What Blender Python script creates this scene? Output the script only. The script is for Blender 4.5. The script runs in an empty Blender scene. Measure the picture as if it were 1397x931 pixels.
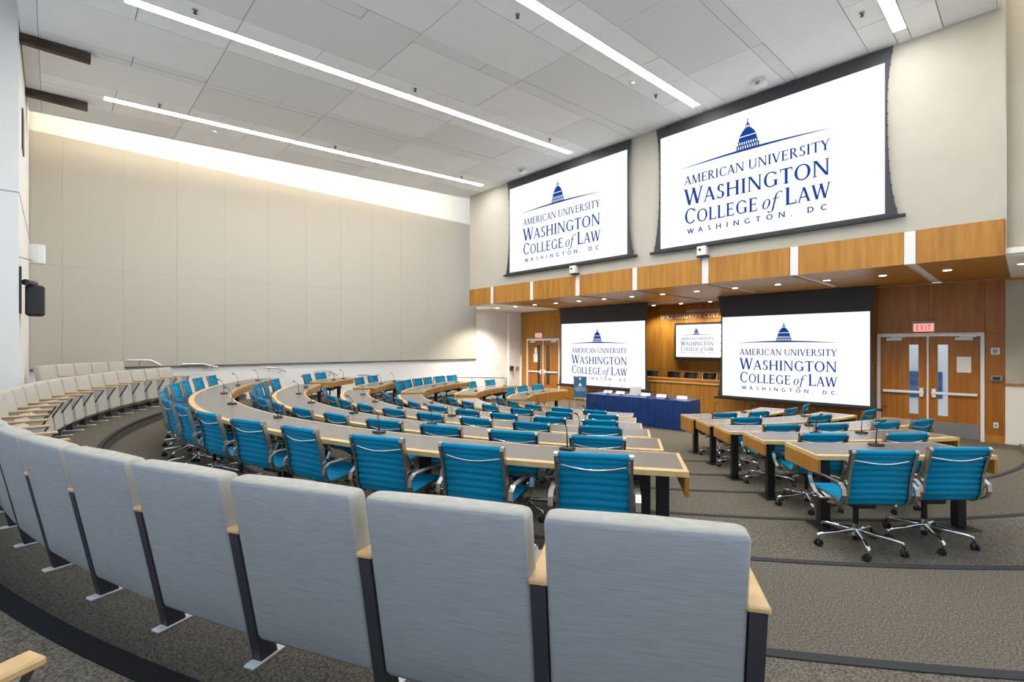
import bpy, math, random
from mathutils import Vector, Matrix
random.seed(7)
SC = bpy.context.scene
COL = SC.collection
rad = math.radians
EYE = 2.15                      # camera height above the front floor

# ------------------------------------------------------------------ camera
cam_d = bpy.data.cameras.new('camera'); cam = bpy.data.objects.new('camera', cam_d); COL.objects.link(cam)
cam.location = (0, 0, EYE); cam.rotation_euler = (rad(90), 0, rad(46.66))
cam_d.sensor_width = 36; cam_d.lens = 664 / 1397 * 36; cam_d.shift_y = 6 / 1397
cam_d.clip_start = 0.05; cam_d.clip_end = 200
SC.camera = cam
# ------------------------------------------------------------------ world and exposure
w = bpy.data.worlds.new('world'); SC.world = w; w.use_nodes = True
w.node_tree.nodes['Background'].inputs[0].default_value = (0.76, 0.87, 1.0, 1)
w.node_tree.nodes['Background'].inputs[1].default_value = 1.35
SC.view_settings.view_transform = 'Standard'; SC.view_settings.look = 'None'
SC.view_settings.gamma = 1; SC.view_settings.use_curve_mapping = False
SC.view_settings.exposure = 0.46
STRIP_E = 36.0      # linear ceiling lights
COVE_E = 23.0
SPOT_W = 190.0

# ------------------------------------------------------------------ materials
MAT = {}
def mat(name, col, rough=.6, metal=0, emit=None, spec=.5):
    m = bpy.data.materials.new(name); m.use_nodes = True
    b = m.node_tree.nodes['Principled BSDF']
    b.inputs['Base Color'].default_value = (*col, 1); b.inputs['Roughness'].default_value = rough
    b.inputs['Metallic'].default_value = metal; b.inputs['Specular IOR Level'].default_value = spec
    if emit:
        b.inputs['Emission Color'].default_value = (*emit[0], 1); b.inputs['Emission Strength'].default_value = emit[1]
    MAT[name] = m; return m
def nodes(m):
    nt = m.node_tree; return nt, nt.nodes, nt.links, nt.nodes['Principled BSDF']
def noisy(name, c1, c2, scale, rough=.8, stretch=(1,1,1), detail=3, bump=0, spec=.3, lo=.35, hi=.65, coord='pos'):
    """procedural two-tone material in world (or object) space"""
    m = mat(name, c1, rough, spec=spec); nt, N, L, b = nodes(m)
    if coord == 'pos':
        src = N.new('ShaderNodeNewGeometry').outputs['Position']
    else:
        src = N.new('ShaderNodeTexCoord').outputs['Object']
    mp = N.new('ShaderNodeMapping'); mp.inputs['Scale'].default_value = stretch
    L.new(src, mp.inputs['Vector'])
    no = N.new('ShaderNodeTexNoise'); no.inputs['Scale'].default_value = scale; no.inputs['Detail'].default_value = detail
    L.new(mp.outputs[0], no.inputs['Vector'])
    r = N.new('ShaderNodeValToRGB'); r.color_ramp.elements[0].color = (*c1, 1); r.color_ramp.elements[1].color = (*c2, 1)
    r.color_ramp.elements[0].position = lo; r.color_ramp.elements[1].position = hi
    L.new(no.outputs['Fac'], r.inputs['Fac']); L.new(r.outputs['Color'], b.inputs['Base Color'])
    if bump:
        bp = N.new('ShaderNodeBump'); bp.inputs['Strength'].default_value = bump; bp.inputs['Distance'].default_value = .01
        L.new(no.outputs['Fac'], bp.inputs['Height']); L.new(bp.outputs[0], b.inputs['Normal'])
    return m
noisy('carpet', (.074,.064,.049), (.220,.194,.154), 95, .95, (1,1,1), 3, .5, .1)
noisy('carpet_dark', (.085,.08,.07), (.19,.175,.155), 60, .95, (1,1,1), 4, .4, .1)
mat('nosing', (.05,.05,.052), .8, spec=.1)
mat('nosing_shaded', (.014,.014,.016), .85, spec=.1)  # nosing rubber with the shadow at the top tier edge put in
noisy('wall_white', (.87,.855,.82), (.89,.875,.84), 3, .75)
noisy('wall_cream', (.51,.48,.405), (.53,.50,.425), 3, .75)
noisy('acoustic', (.515,.482,.418), (.55,.516,.45), 250, .95, spec=.1)
noisy('wood', (.36,.152,.018), (.53,.250,.042), 1.6, .38, (7,7,.55), 6, .03, .4, .3, .7)
noisy('wood_dim', (.30,.098,.008), (.42,.160,.018), 1.8, .38, (8,8,.5), 6, .03, .4, .3, .7)  # same veneer as wood; the weaker light there is put into the colour
noisy('wood_edge', (.66,.42,.17), (.76,.52,.25), 6, .4, (2,2,14), 3, 0, .4)
noisy('wood_arm', (.60,.38,.17), (.70,.47,.23), 6, .4, (3,3,9), 3, 0, .4)
noisy('beam_wood', (.035,.024,.017), (.075,.05,.033), 3, .5, (6,1,6), 4)
noisy('laminate', (.20,.185,.165), (.235,.22,.20), 40, .23, spec=.6)
noisy('panel_a', (.86,.865,.875), (.88,.885,.895), 2, .65, spec=.35)
noisy('panel_b', (.78,.785,.79), (.81,.815,.82), 260, .7, spec=.3)
noisy('panel_c', (.91,.915,.925), (.93,.935,.945), 2, .65, spec=.35)
mat('gap_dark', (.12,.12,.12), .9)
mat('light_strip', (1,1,1), .5, emit=((1,.985,.96), STRIP_E))
mat('light_cove', (1,1,1), .5, emit=((1,.88,.68), COVE_E))
mat('light_down', (1,1,1), .5, emit=((1,.95,.86), 9.0))
mat('white_metal', (.82,.82,.82), .4)
mat('white_plastic', (.80,.80,.78), .45)
mat('grey_plastic', (.30,.30,.31), .5)
mat('black_metal', (.012,.012,.014), .35)
mat('black_plastic', (.018,.018,.02), .5)
mat('black_leather', (.014,.013,.013), .45)
mat('chrome', (.80,.81,.82), .13, 1.0)
mat('aluminium', (.50,.49,.47), .24, 1.0)
mat('steel', (.62,.63,.65), .3, 1.0)
noisy('teal', (.000,.225,.415), (.003,.285,.50), 90, .8, spec=.2, coord='obj')
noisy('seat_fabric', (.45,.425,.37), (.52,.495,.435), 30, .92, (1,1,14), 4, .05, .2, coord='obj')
noisy('seat_rear_grey', (.325,.335,.355), (.40,.41,.43), 22, .9, (.6,1,12), 5, .05, .2, coord='obj')
mat('seat_post', (.045,.045,.055), .45)
mat('seat_side', (.52,.51,.50), .7)
mat('screen_image', (.05,.05,.05), .9, emit=((1,1,1), .745), spec=.1)
mat('screen_black', (.035,.037,.042), .6)
mat('logo_blue', (.0,.01,.05), .9, emit=((.006,.055,.30), .62), spec=.1)
mat('logo_pale', (.9,.9,.95), .8, emit=((.75,.82,.95), 1.0))
mat('letter_metal', (.88,.85,.80), .45, .1)
noisy('cloth_blue', (.003,.030,.135), (.005,.042,.175), 8, .30, spec=.6)
mat('paper', (.85,.85,.84), .7)
mat('sign_blue', (.03,.13,.30), .5)
mat('exit_red', (.6,.03,.02), .5, emit=((.85,.035,.02), .75))
mat('exit_body', (.85,.6,.56), .4, emit=((1.0,.50,.43), .42))
mat('laptop', (.45,.46,.48), .35, .6)
mat('dark_glass', (.035,.028,.02), .12)
def glassm():
    m = mat('clear_glass', (.9,.95,1), .05); nt, N, L, b = nodes(m)
    t = N.new('ShaderNodeBsdfTransparent'); t.inputs[0].default_value = (.93,.97,1,1)
    g = N.new('ShaderNodeBsdfGlossy'); g.inputs['Roughness'].default_value = .03
    x = N.new('ShaderNodeMixShader'); x.inputs[0].default_value = .06
    L.new(t.outputs[0], x.inputs[1]); L.new(g.outputs[0], x.inputs[2])
    L.new(x.outputs[0], N['Material Output'].inputs['Surface'])
glassm()

# ------------------------------------------------------------------ mesh helpers
class MB:
    def __init__(s): s.v = []; s.f = []
    def add(s, vs, fs):
        o = len(s.v); s.v += [tuple(v) for v in vs]; s.f += [tuple(i + o for i in f) for f in fs]; return s
    def box(s, x0, x1, y0, y1, z0, z1):
        return s.add([(x0,y0,z0),(x1,y0,z0),(x1,y1,z0),(x0,y1,z0),(x0,y0,z1),(x1,y0,z1),(x1,y1,z1),(x0,y1,z1)],
                     [(0,3,2,1),(4,5,6,7),(0,1,5,4),(1,2,6,5),(2,3,7,6),(3,0,4,7)])
    def hexa(s, b, t):      # bottom 4, top 4 (ccw)
        return s.add(list(b) + list(t), [(0,3,2,1),(4,5,6,7),(0,1,5,4),(1,2,6,5),(2,3,7,6),(3,0,4,7)])
    def rbox(s, x0, x1, y0, y1, z0, z1, r=.01):     # box with chamfered edges
        xs = (x0,x1); ys = (y0,y1); zs = (z0,z1); vs = []; idx = {}
        for i in (0,1):
            for j in (0,1):
                for k in (0,1):
                    sx, sy, sz = (1,-1)[i], (1,-1)[j], (1,-1)[k]
                    for ax in range(3):
                        p = [xs[i], ys[j], zs[k]]
                        for q, sg in enumerate((sx,sy,sz)):
                            if q != ax: p[q] += sg * r
                        idx[i,j,k,ax] = len(vs); vs.append(tuple(p))
        fs = []
        g = lambda i,j,k,a: idx[i,j,k,a]
        # ax = the axis whose face the vertex lies on
        for i in (0,1):
            q = [g(i,0,0,0), g(i,1,0,0), g(i,1,1,0), g(i,0,1,0)]; fs.append(q if i else q[::-1])
            q = [g(0,i,0,1), g(0,i,1,1), g(1,i,1,1), g(1,i,0,1)]; fs.append(q if i else q[::-1])
            q = [g(0,0,i,2), g(1,0,i,2), g(1,1,i,2), g(0,1,i,2)]; fs.append(q if i else q[::-1])
        for i in (0,1):
            for j in (0,1):
                fs.append([g(i,j,0,0), g(i,j,0,1), g(i,j,1,1), g(i,j,1,0)])
                fs.append([g(i,0,j,0), g(i,0,j,2), g(i,1,j,2), g(i,1,j,0)])
                fs.append([g(0,i,j,1), g(0,i,j,2), g(1,i,j,2), g(1,i,j,1)])
        for i in (0,1):
            for j in (0,1):
                for k in (0,1): fs.append([g(i,j,k,0), g(i,j,k,1), g(i,j,k,2)])
        return s.add(vs, fs)
    def cyl(s, p0, p1, r0, r1=None, n=12):
        r1 = r0 if r1 is None else r1
        p0 = Vector(p0); p1 = Vector(p1); d = (p1 - p0).normalized()
        a = d.orthogonal().normalized(); b = d.cross(a)
        vs = []
        for p, r in ((p0, r0), (p1, r1)):
            vs += [tuple(p + a * r * math.cos(2*math.pi*i/n) + b * r * math.sin(2*math.pi*i/n)) for i in range(n)]
        fs = [(i, (i+1) % n, n + (i+1) % n, n + i) for i in range(n)] + [tuple(range(n))[::-1], tuple(range(n, 2*n))]
        return s.add(vs, fs)
    def sweep(s, pts, wx, t, side=(1,0,0), closed=False):
        """flat bar: width wx along 'side', thickness t, along pts"""
        S = Vector(side).normalized(); P = [Vector(p) for p in pts]; n = len(P); vs = []
        for i in range(n):
            if closed: d = P[(i+1) % n] - P[i-1]
            else: d = P[min(i+1, n-1)] - P[max(i-1, 0)]
            d.normalize(); nn = d.cross(S).normalized()
            for a, b in ((-1,-1),(1,-1),(1,1),(-1,1)):
                vs.append(tuple(P[i] + S * (a * wx/2) + nn * (b * t/2)))
        fs = []
        for i in range(n if closed else n - 1):
            j = (i + 1) % n
            for k in range(4):
                fs.append((4*i+k, 4*i+(k+1) % 4, 4*j+(k+1) % 4, 4*j+k))
        if not closed: fs += [(3,2,1,0), (4*n-4,4*n-3,4*n-2,4*n-1)]
        return s.add(vs, fs)
    def tube(s, pts, r, n=8):
        P = [Vector(p) for p in pts]; m = len(P); vs = []; prev = None
        for i in range(m):
            d = (P[min(i+1, m-1)] - P[max(i-1, 0)]).normalized()
            a = d.orthogonal().normalized() if prev is None else (prev - d * prev.dot(d)).normalized()
            prev = a; b = d.cross(a); rr = r[i] if isinstance(r, (list, tuple)) else r
            vs += [tuple(P[i] + a * rr * math.cos(2*math.pi*k/n) + b * rr * math.sin(2*math.pi*k/n)) for k in range(n)]
        fs = [(i*n+k, i*n+(k+1) % n, (i+1)*n+(k+1) % n, (i+1)*n+k) for i in range(m-1) for k in range(n)]
        fs += [tuple(range(n))[::-1], tuple(range((m-1)*n, m*n))]
        return s.add(vs, fs)
    def prism(s, poly, fn0, fn1):
        n = len(poly); return s.add([fn0(*p) for p in poly] + [fn1(*p) for p in poly],
            [tuple(range(n))[::-1], tuple(range(n, 2*n))] + [(i, (i+1) % n, n+(i+1) % n, n+i) for i in range(n)])
    def mesh(s, name, m, smooth=False):
        me = bpy.data.meshes.new(name); me.from_pydata(s.v, [], s.f); me.materials.append(MAT[m])
        if smooth: me.polygons.foreach_set('use_smooth', [True] * len(me.polygons))
        me.update(); return me
def add(name, me, parent=None, loc=None, rotz=None):
    o = bpy.data.objects.new(name, me); COL.objects.link(o)
    if parent is not None: o.parent = parent
    if loc is not None: o.location = loc
    if rotz is not None: o.rotation_euler = (0, 0, rotz)
    return o
def obj(name, mb, m, parent=None, smooth=False): return add(name, mb.mesh(name, m, smooth), parent)
def tag(o, label, cat, group=None):
    o['label'] = label; o['category'] = cat
    if group: o['group'] = group
    return o
def thing(name, label, cat, loc=(0,0,0), rotz=0, group=None):
    return tag(add(name, None, None, loc, rotz), label, cat, group)
def struct(name, mb, m, label=None, parent=None):
    o = obj(name, mb, m, parent)
    if parent is None: o['kind'] = 'structure'
    if label: o['label'] = label
    return o
def sroot(name, label=None):
    o = add(name, None); o['kind'] = 'structure'
    if label: o['label'] = label
    return o
def B(*a): return MB().box(*a)
def copy_tree(o, parent=None):
    c = o.copy(); COL.objects.link(c); c.parent = parent
    for ch in o.children: copy_tree(ch, c)
    return c
def fix_normals(me):
    import bmesh
    bm = bmesh.new(); bm.from_mesh(me); bmesh.ops.recalc_face_normals(bm, faces=bm.faces); bm.to_mesh(me); bm.free()
ORD = ['zeroth','first','second','third','fourth','fifth','sixth','seventh','eighth','ninth','tenth','eleventh','twelfth',
       'thirteenth','fourteenth','fifteenth','sixteenth','seventeenth','eighteenth','nineteenth','twentieth','twenty-first',
       'twenty-second','twenty-third','twenty-fourth','twenty-fifth','twenty-sixth','twenty-seventh','twenty-eighth','twenty-ninth']

# ------------------------------------------------------------------ plan of the hall
CX, CY = -7.2, 11.5             # centre of the concentric rows
WL, WR = -15.5, 1.4             # side walls
UP, FW = 11.2, 15.1             # upper front wall plane, lower front wall plane
SOF0, SOF1 = EYE + 1.46, EYE + 2.055
RO = [10.12, 8.88, 7.60, 6.34, 5.00, 3.58]                     # outer edge of each desk row
TOPZ = [EYE + h for h in (-.85, -.97, -1.09, -1.21, -1.32, -1.43)]
FLZ = [.60, .48, .36, .24, .13, 0.0]
ZA, ZB = .75, .90
def ceil_z(y): return EYE + 4.95 + .048 * y
def pol(r, a, z=0): a = rad(a); return (CX + r * math.sin(a), CY - r * math.cos(a), z)
def rmax(a):
    a = rad(a); s, c = math.sin(a), math.cos(a); m = 1e9
    if s < -1e-6: m = min(m, (WL - CX) / s)
    if s > 1e-6: m = min(m, (WR - CX) / s)
    if c > 1e-6: m = min(m, (CY + 3.0) / c)
    return m

# ------------------------------------------------------------------ floor and tiers
struct('floor', B(WL, WR, -3, FW + 2.4, -.2, 0), 'carpet', 'grey brown carpet of the level front floor')
def tier(r0, r1, z, label, a0=-100, a1=100):
    mb = MB(); st = 1.0; n = int((a1 - a0) / st)
    for i in range(n):
        a, b = a0 + i * st, a0 + (i + 1) * st
        ra, rb = rmax(a), rmax(b)
        if r0 >= ra - 1e-3 or r0 >= rb - 1e-3: continue
        q = [pol(r0, a), pol(r0, b), pol(min(r1, rb), b), pol(min(r1, ra), a)]
        mb.hexa([(x, y, 0) for x, y, _ in q], [(x, y, z) for x, y, _ in q])
    o = struct('floor', mb, 'carpet', label); fix_normals(o.data); return o
EDGE = [11.12, 9.72, 8.46, 7.20, 5.95, 4.62]     # outer limit of tiers R1..R5 (and front floor)
for k, nm in enumerate(('fifth', 'fourth', 'third', 'second', 'lowest')):
    tier(EDGE[k + 1], EDGE[k], FLZ[k], nm + ' carpeted tier carrying a curved desk row')
tier(EDGE[0], 12.22, ZA, 'carpeted tier carrying the front row of theatre seats')
tier(12.22, 30, ZB, 'topmost carpeted tier at the back of the hall')
def nosing(r, z, n, a0=-60, a1=60, wd=.055, m_='nosing'):
    mb = MB(); st = 1.0; m = int((a1 - a0) / st)
    for i in range(m):
        a, b = a0 + i * st, a0 + (i + 1) * st
        if r + .07 >= min(rmax(a), rmax(b)): continue
        q = [pol(r - .004, a), pol(r - .004, b), pol(r + wd, b), pol(r + wd, a)]
        mb.hexa([(x, y, z - .03) for x, y, _ in q], [(x, y, z + .006) for x, y, _ in q])
    o = struct('trim_%d' % n, mb, m_, 'dark rubber nosing along a curved tier edge'); fix_normals(o.data)
for k in range(5): nosing(EDGE[k + 1], FLZ[k], k + 1, -88, 88)
nosing(EDGE[0], ZA, 6); nosing(12.22, ZB, 7, -60, 60, .085, 'nosing_shaded')  # top tier strip made wider and blacker to take in its shadow

# ------------------------------------------------------------------ left wall
wl = struct('wall_left', B(WL - .3, WL - .06, -3, FW + .3, 0, 8.3), 'wall_white', 'white side wall behind the beige acoustic panels')
YS = [-.38 + .0]; y = .16
while y < 12.4: YS.append(y); y += 1.12
YS.append(12.62)
PB, PS, PT = EYE - .54, EYE + 1.85, EYE + 4.89
for i in range(len(YS) - 1):
    for z0, z1 in ((PB, PS), (PS, PT)):
        obj('acoustic_panel', MB().rbox(WL - .06, WL, YS[i] + .001, YS[i + 1] - .001, z0 + .001, z1 - .001, .0025), 'acoustic', wl)
obj('panel_shadow', B(WL - .06, WL + .012, -.38, 12.64, PB - .03, PB), 'gap_dark', wl)  # dark strip drawn in for the shadow line under the panels
obj('wall_ledge', B(WL - .06, WL - .02, -.38, 12.62, PT, PT + .05), 'wall_white', wl)

# ------------------------------------------------------------------ pier at the back left, back wall, right wall
PX, PY = -10.8, -.385
struct('wall_pier', B(WL, PX, -3, PY, 0, 8.3), 'wall_white', 'white projecting pier at the back left corner')
struct('trim_8', B(WL, PX + .006, -3, PY + .006, EYE + 2.38, EYE + 2.395), 'grey_plastic', 'thin grey joint line around the white pier')
bw = sroot('wall_back', 'glazed back wall behind the theatre seats')
obj('wall_base', B(PX, WR, -3.2, -3, 0, 2.0), 'wall_white', bw)
obj('wall_head', B(PX, WR, -3.2, -3, 5.6, 8.3), 'wall_white', bw)
for i in range(7):
    x = PX + i * (WR - PX) / 6
    obj('mullion', B(x - .06, x + .06, -3.18, -3.02, 2.0, 5.6), 'white_metal', bw)
    if i < 6: obj('pane', B(x + .06, x + (WR - PX) / 6 - .06, -3.11, -3.09, 2.0, 5.6), 'clear_glass', bw)
rw = sroot('wall_right', 'glazed right wall beside the camera')
obj('wall_base', B(WR, WR + .2, -3, FW, 0, 2.2), 'wall_white', rw)
obj('wall_head', B(WR, WR + .2, -3, FW, 5.6, 8.3), 'wall_white', rw)
obj('wall_end', B(WR, WR + .2, 9.0, FW, 2.2, 5.6), 'wall_white', rw)
for i in range(7):
    y = -3 + i * 2.0
    obj('mullion', B(WR + .02, WR + .18, y - .06, y + .06, 2.2, 5.6), 'white_metal', rw)
    if i < 6: obj('pane', B(WR + .09, WR + .11, y + .06, y + 1.94, 2.2, 5.6), 'clear_glass', rw)

# ------------------------------------------------------------------ ceiling cloud
CL, CR, CB, CF = -14.40, -.27, -.37, UP
LX = [-12.76, -8.90, -5.18, -1.52]; LW = .10; LY0, LY1 = .76, 10.65
def slabbox(mb, x0, x1, y0, y1, d0, d1):
    return mb.hexa([(x0,y0,ceil_z(y0)+d0),(x1,y0,ceil_z(y0)+d0),(x1,y1,ceil_z(y1)+d0),(x0,y1,ceil_z(y1)+d0)],
                   [(x0,y0,ceil_z(y0)+d1),(x1,y0,ceil_z(y0)+d1),(x1,y1,ceil_z(y1)+d1),(x0,y1,ceil_z(y1)+d1)])
cl = struct('ceiling', slabbox(MB(), CL + .02, CR - .02, CB + .02, CF - .01, .03, .16), 'gap_dark', 'grey metal panel ceiling with recessed linear lights')
for x0, x1, y0, y1 in ((CL, CL + .07, CB, CF), (CR - .07, CR, CB, CF), (CL + .07, CR - .07, CB, CB + .2)):
    obj('edge_trim', slabbox(MB(), x0, x1, y0, y1, 0, .2), 'panel_b', cl)
SEAM = [CB + .2, 2.15, 4.45, 6.79, 9.21, CF]
G = .006
def cpanel(x0, x1, y0, y1, m):
    obj('ceiling_panel', slabbox(MB(), x0 + G, x1 - G, y0 + G, y1 - G, random.choice((0, 0, .004, .007)), .03), m, cl)
for b in range(5):
    y0, y1 = SEAM[b], SEAM[b + 1]; ym = (y0 + y1) / 2 + random.uniform(-.2, .2)
    strips = []
    def lane(x0, x1):
        for a, c in ((y0, ym), (ym, y1)): cpanel(x0, x1, a, c, 'panel_c')
    def wide(x0, x1): cpanel(x0, x1, y0, y1, random.choice(('panel_a', 'panel_b', 'panel_b', 'panel_a')))
    def narrow(x0, x1):
        for a, c in ((y0, ym + .1), (ym + .1, y1)): cpanel(x0, x1, a, c, 'panel_b')
    wide(CL + .07, CL + .95); lane(CL + .95, LX[0] - LW)
    for i in range(3):
        a, c = LX[i] + LW, LX[i + 1] - LW; wd = c - a
        lane(a, a + .42); wide(a + .42, a + .42 + 1.2)
        n0 = a + 1.62; n1 = c - 1.62
        narrow(n0, n0 + .18) if n1 - n0 > .3 else None
        if n1 - n0 > .3: narrow(n0 + .18, n1)
        else: narrow(n0, n1)
        wide(c - 1.62, c - .42); lane(c - .42, c)
    lane(LX[3] + LW, LX[3] + LW + .42); wide(LX[3] + LW + .42, CR - .07)
for i, x in enumerate(LX):      # infill in line with the strips
    cpanel(x - LW, x + LW, CB + .2, LY0, 'panel_c'); cpanel(x - LW, x + LW, LY1, CF, 'panel_c')
    t = thing('ceiling_light', ('linear strip light nearest the beige left wall', 'linear strip light second from the beige left wall',
        'linear strip light pointing between the two upper screens', 'linear strip light at the upper right corner')[i], 'light', (0,0,0), 0, 'linear ceiling lights')
    obj('diffuser', slabbox(MB(), x - LW + .012, x + LW - .012, LY0 + .01, LY1 - .01, -.004, .01), 'light_strip', t)
    mb = MB()
    for a, c in ((x - LW, x - LW + .012), (x + LW - .012, x + LW)): slabbox(mb, a, c, LY0, LY1, -.008, .03)
    obj('housing', mb, 'white_metal', t)
struct('ceiling_upper', B(WL - .3, WR + .2, -3.2, FW + 2.5, 8.1, 8.3), 'wall_white', 'white structural slab above the panel ceiling')
# cove lamps lying on the edges of the cloud
t = thing('cove_light', 'warm cove lamp above the left ceiling edge', 'light')
obj('tube', slabbox(MB(), CL + .12, CL + .19, CB + .2, CF - .1, .25, .32), 'light_cove', t)
obj('bracket', slabbox(MB(), CL + .11, CL + .20, CB + .2, CF - .1, .2, .25), 'white_metal', t)
t = thing('cove_light', 'warm cove lamp above the right ceiling edge', 'light')
obj('tube', slabbox(MB(), CR - .19, CR - .12, 6.0, CF - .1, .25, .32), 'light_cove', t)
obj('bracket', slabbox(MB(), CR - .20, CR - .11, 6.0, CF - .1, .2, .25), 'white_metal', t)
# brown beams at the back left
for x, y1, lb in ((-10.95, .47, 'dark brown beam under the ceiling nearer the camera'), (-13.2, .52, 'dark brown beam under the ceiling nearer the beige wall')):
    z = ceil_z(0)
    tag(obj('ceiling_beam', MB().rbox(x - .07, x + .07, PY, y1, z - .15, z - .004, .008), 'beam_wood'), lb, 'beam', 'brown ceiling beams')
# sprinklers and detectors
def sprinkler(x, y, lb):
    t = thing('sprinkler', lb, 'sprinkler', (x, y, ceil_z(y) - .003), 0, 'ceiling sprinklers')
    obj('escutcheon', MB().cyl((0,0,-.012), (0,0,0), .035, .04), 'grey_plastic', t)
    obj('head', MB().cyl((0,0,-.05), (0,0,-.012), .012), 'black_metal', t)
    obj('deflector', MB().cyl((0,0,-.056), (0,0,-.05), .028), 'black_metal', t)
for x, y, lb in ((-8.55, 1.55, 'dark sprinkler near the start of the long strip light'), (-8.52, 5.34, 'dark sprinkler halfway along the long strip light'),
                 (-12.42, 1.62, 'dark sprinkler beside the strip light by the left wall'), (-12.42, 5.37, 'tiny dark sprinkler midway along the left wall strip light'),
                 (-12.42, 9.5, 'tiny dark sprinkler near the far end of the left wall strip light'), (-5.50, 5.31, 'dark sprinkler at top middle beside the centre strip light'),
                 (-5.50, 9.45, 'dark sprinkler left of the centre strip light end'), (-8.58, 9.45, 'dark sprinkler above the upper left screen'), (-1.85, 9.57, 'dark sprinkler beside the upper right strip light')):
    sprinkler(x, y, lb)
def detector(x, y, lb, r=.07, h=.05):
    t = thing('smoke_detector', lb, 'smoke detector', (x, y, ceil_z(y) - .002), 0, 'ceiling detectors')
    obj('base', MB().cyl((0,0,-.015), (0,0,0), r, r, 16), 'white_plastic', t)
    obj('cap', MB().cyl((0,0,-h), (0,0,-.015), r * .55, r * .9, 16), 'white_plastic', t)
for x, y, lb in ((-5.53, 8.57, 'white round detector beside the centre strip light'), (-13.19, 2.79, 'white round detector near the left cove'),
                 (-12.45, 2.74, 'white round detector right beside the left wall strip light')):
    detector(x, y, lb)
def projector(x, y, lb):
    t = thing('ceiling_camera', lb, 'camera', (x, y, ceil_z(y) - .002), 0, 'ceiling cameras')
    obj('base', MB().cyl((0,0,-.03), (0,0,0), .11, .11, 18), 'white_plastic', t)
    obj('body', MB().rbox(-.14, .14, -.1, .1, -.12, -.03, .02), 'white_plastic', t)
    obj('lens', MB().cyl((0,-.12,-.075), (0,-.1,-.075), .04), 'grey_plastic', t)
projector(-3.8, 10.6, 'white ceiling camera above the upper right screen')
projector(-10.72, 10.6, 'white ceiling camera above the upper left screen')

# ------------------------------------------------------------------ upper front wall, soffit
UL, UR = -14.14, -.25
wf = struct('wall_front_upper', B(UL, UR, UP, UP + .3, SOF1, 8.1), 'wall_cream', 'cream upper front wall behind the big screens')
for x in (-12.9, -6.85, -5.25, -1.5):
    obj('wall_joint', B(x - .003, x + .003, UP - .002, UP, SOF1, ceil_z(UP)), 'seat_side', wf)
struct('wall_front_side', B(UR + .005, WR, UP + .25, UP + .45, SOF0 + .031, 8.1), 'wall_cream', 'cream wall set back right of the big screens')
DIV = [(-12.96,-12.80), (-11.02,-10.87), (-9.15,-8.98), (-7.21,-7.06), (-5.31,-5.14), (-3.41,-3.25), (-1.54,-1.37)]
so = struct('ceiling_soffit', B(UL, WR, UP + .04, FW + .05, SOF0 + .03, SOF0 + .12), 'wall_white', 'wood faced soffit running under the upper wall')
obj('soffit_core', B(UL + .01, UR - .01, UP + .03, UP + .28, SOF0 + .03, SOF1 - .002), 'wall_white', so)
xs = [UL] + [v for d in DIV for v in d] + [UR]
for i in range(0, len(xs), 2):
    a, b = xs[i], xs[i + 1]
    obj('fascia_panel', B(a + .004, b - .004, UP - .02, UP + .03, SOF0, SOF1 - .004), 'wood', so)
    m = 'wall_white' if i == 0 else 'wood'
    n = 3 if b - a > 1.5 else 2
    for q in range(n):
        c0 = UP + .03 + q * (FW - UP - .03) / n; c1 = UP + .03 + (q + 1) * (FW - UP - .03) / n
        obj('soffit_panel', B(a + .004, b - .004, c0 + .003, c1 - .003, SOF0, SOF0 + .03), m, so)
obj('fascia_return', B(UR - .009, UR + .004, UP - .02, UP + .25, SOF0, SOF1 - .004), 'wood', so)
for a, b in DIV: obj('fascia_divider', B(a + .004, b - .004, UP - .005, UP + .03, SOF0 - .0, SOF1 - .004), 'wall_white', so)
struct('ceiling_low', B(WL - .06, UL, 12.62, FW + .05, SOF0 + .005, SOF0 + .12), 'wall_white', 'white low ceiling in the left front corner')
obj('soffit_panel', B(UR, WR, UP + .2, FW, SOF0, SOF0 + .03), 'wall_white', so)
# downlights: every metre along the soffit
def downlight(x, y, z, lb, grp, watts):
    t = thing('downlight', lb, 'downlight', (x, y, z), 0, grp)
    obj('trim_ring', MB().cyl((0,0,-.008), (0,0,.0), .085, .085, 20), 'white_metal', t)
    obj('lens', MB().cyl((0,0,-.011), (0,0,-.008), .062, .062, 20), 'light_down', t)
    if watts:
        l = bpy.data.lights.new('downlight_lamp', 'SPOT'); l.energy = watts; l.spot_size = rad(130); l.spot_blend = .6
        l.color = (1, .90, .74); l.shadow_soft_size = .08
        o = bpy.data.objects.new('lamp', l); COL.objects.link(o); o.parent = t; o.location = (0, 0, -.03)
for i in range(15):
    downlight(-14.16 + i * 1.007, 12.58, SOF0, ORD[i + 1] + ' soffit downlight counted from the left corner', 'soffit downlights', SPOT_W * (2.6 if i == 0 else .8 if i < 3 else .42))

# ------------------------------------------------------------------ lower front wall
AL0, AL1, AB = -11.96, -5.53, 17.2        # alcove
DL = (-15.04, -13.14); DR = (-2.60, -.66); DH = EYE + .29
wb = sroot('wall_front', 'wood panelled lower front wall with doors and alcove')
def wpan(x0, x1, z0, z1, m='wood', y=FW, t=.08):
    return obj('wood_panel', B(x0 + .003, x1 - .003, y, y + t, z0 + .003, z1 - .003), m, wb)
def wall_back(x0, x1, z0, z1): obj('wall_core', B(x0, x1, FW + .08, FW + .25, z0, z1), 'wall_white', wb)
wall_back(WL - .3, DL[0], 0, SOF0 + .03); wall_back(DL[0], DL[1], DH, SOF0 + .03); wall_back(DL[1], AL0, 0, SOF0 + .03)
wall_back(AL1, DR[0], 0, SOF0 + .03); wall_back(DR[0], DR[1], DH, SOF0 + .03); wall_back(DR[1], WR, 0, SOF0 + .03)
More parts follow.
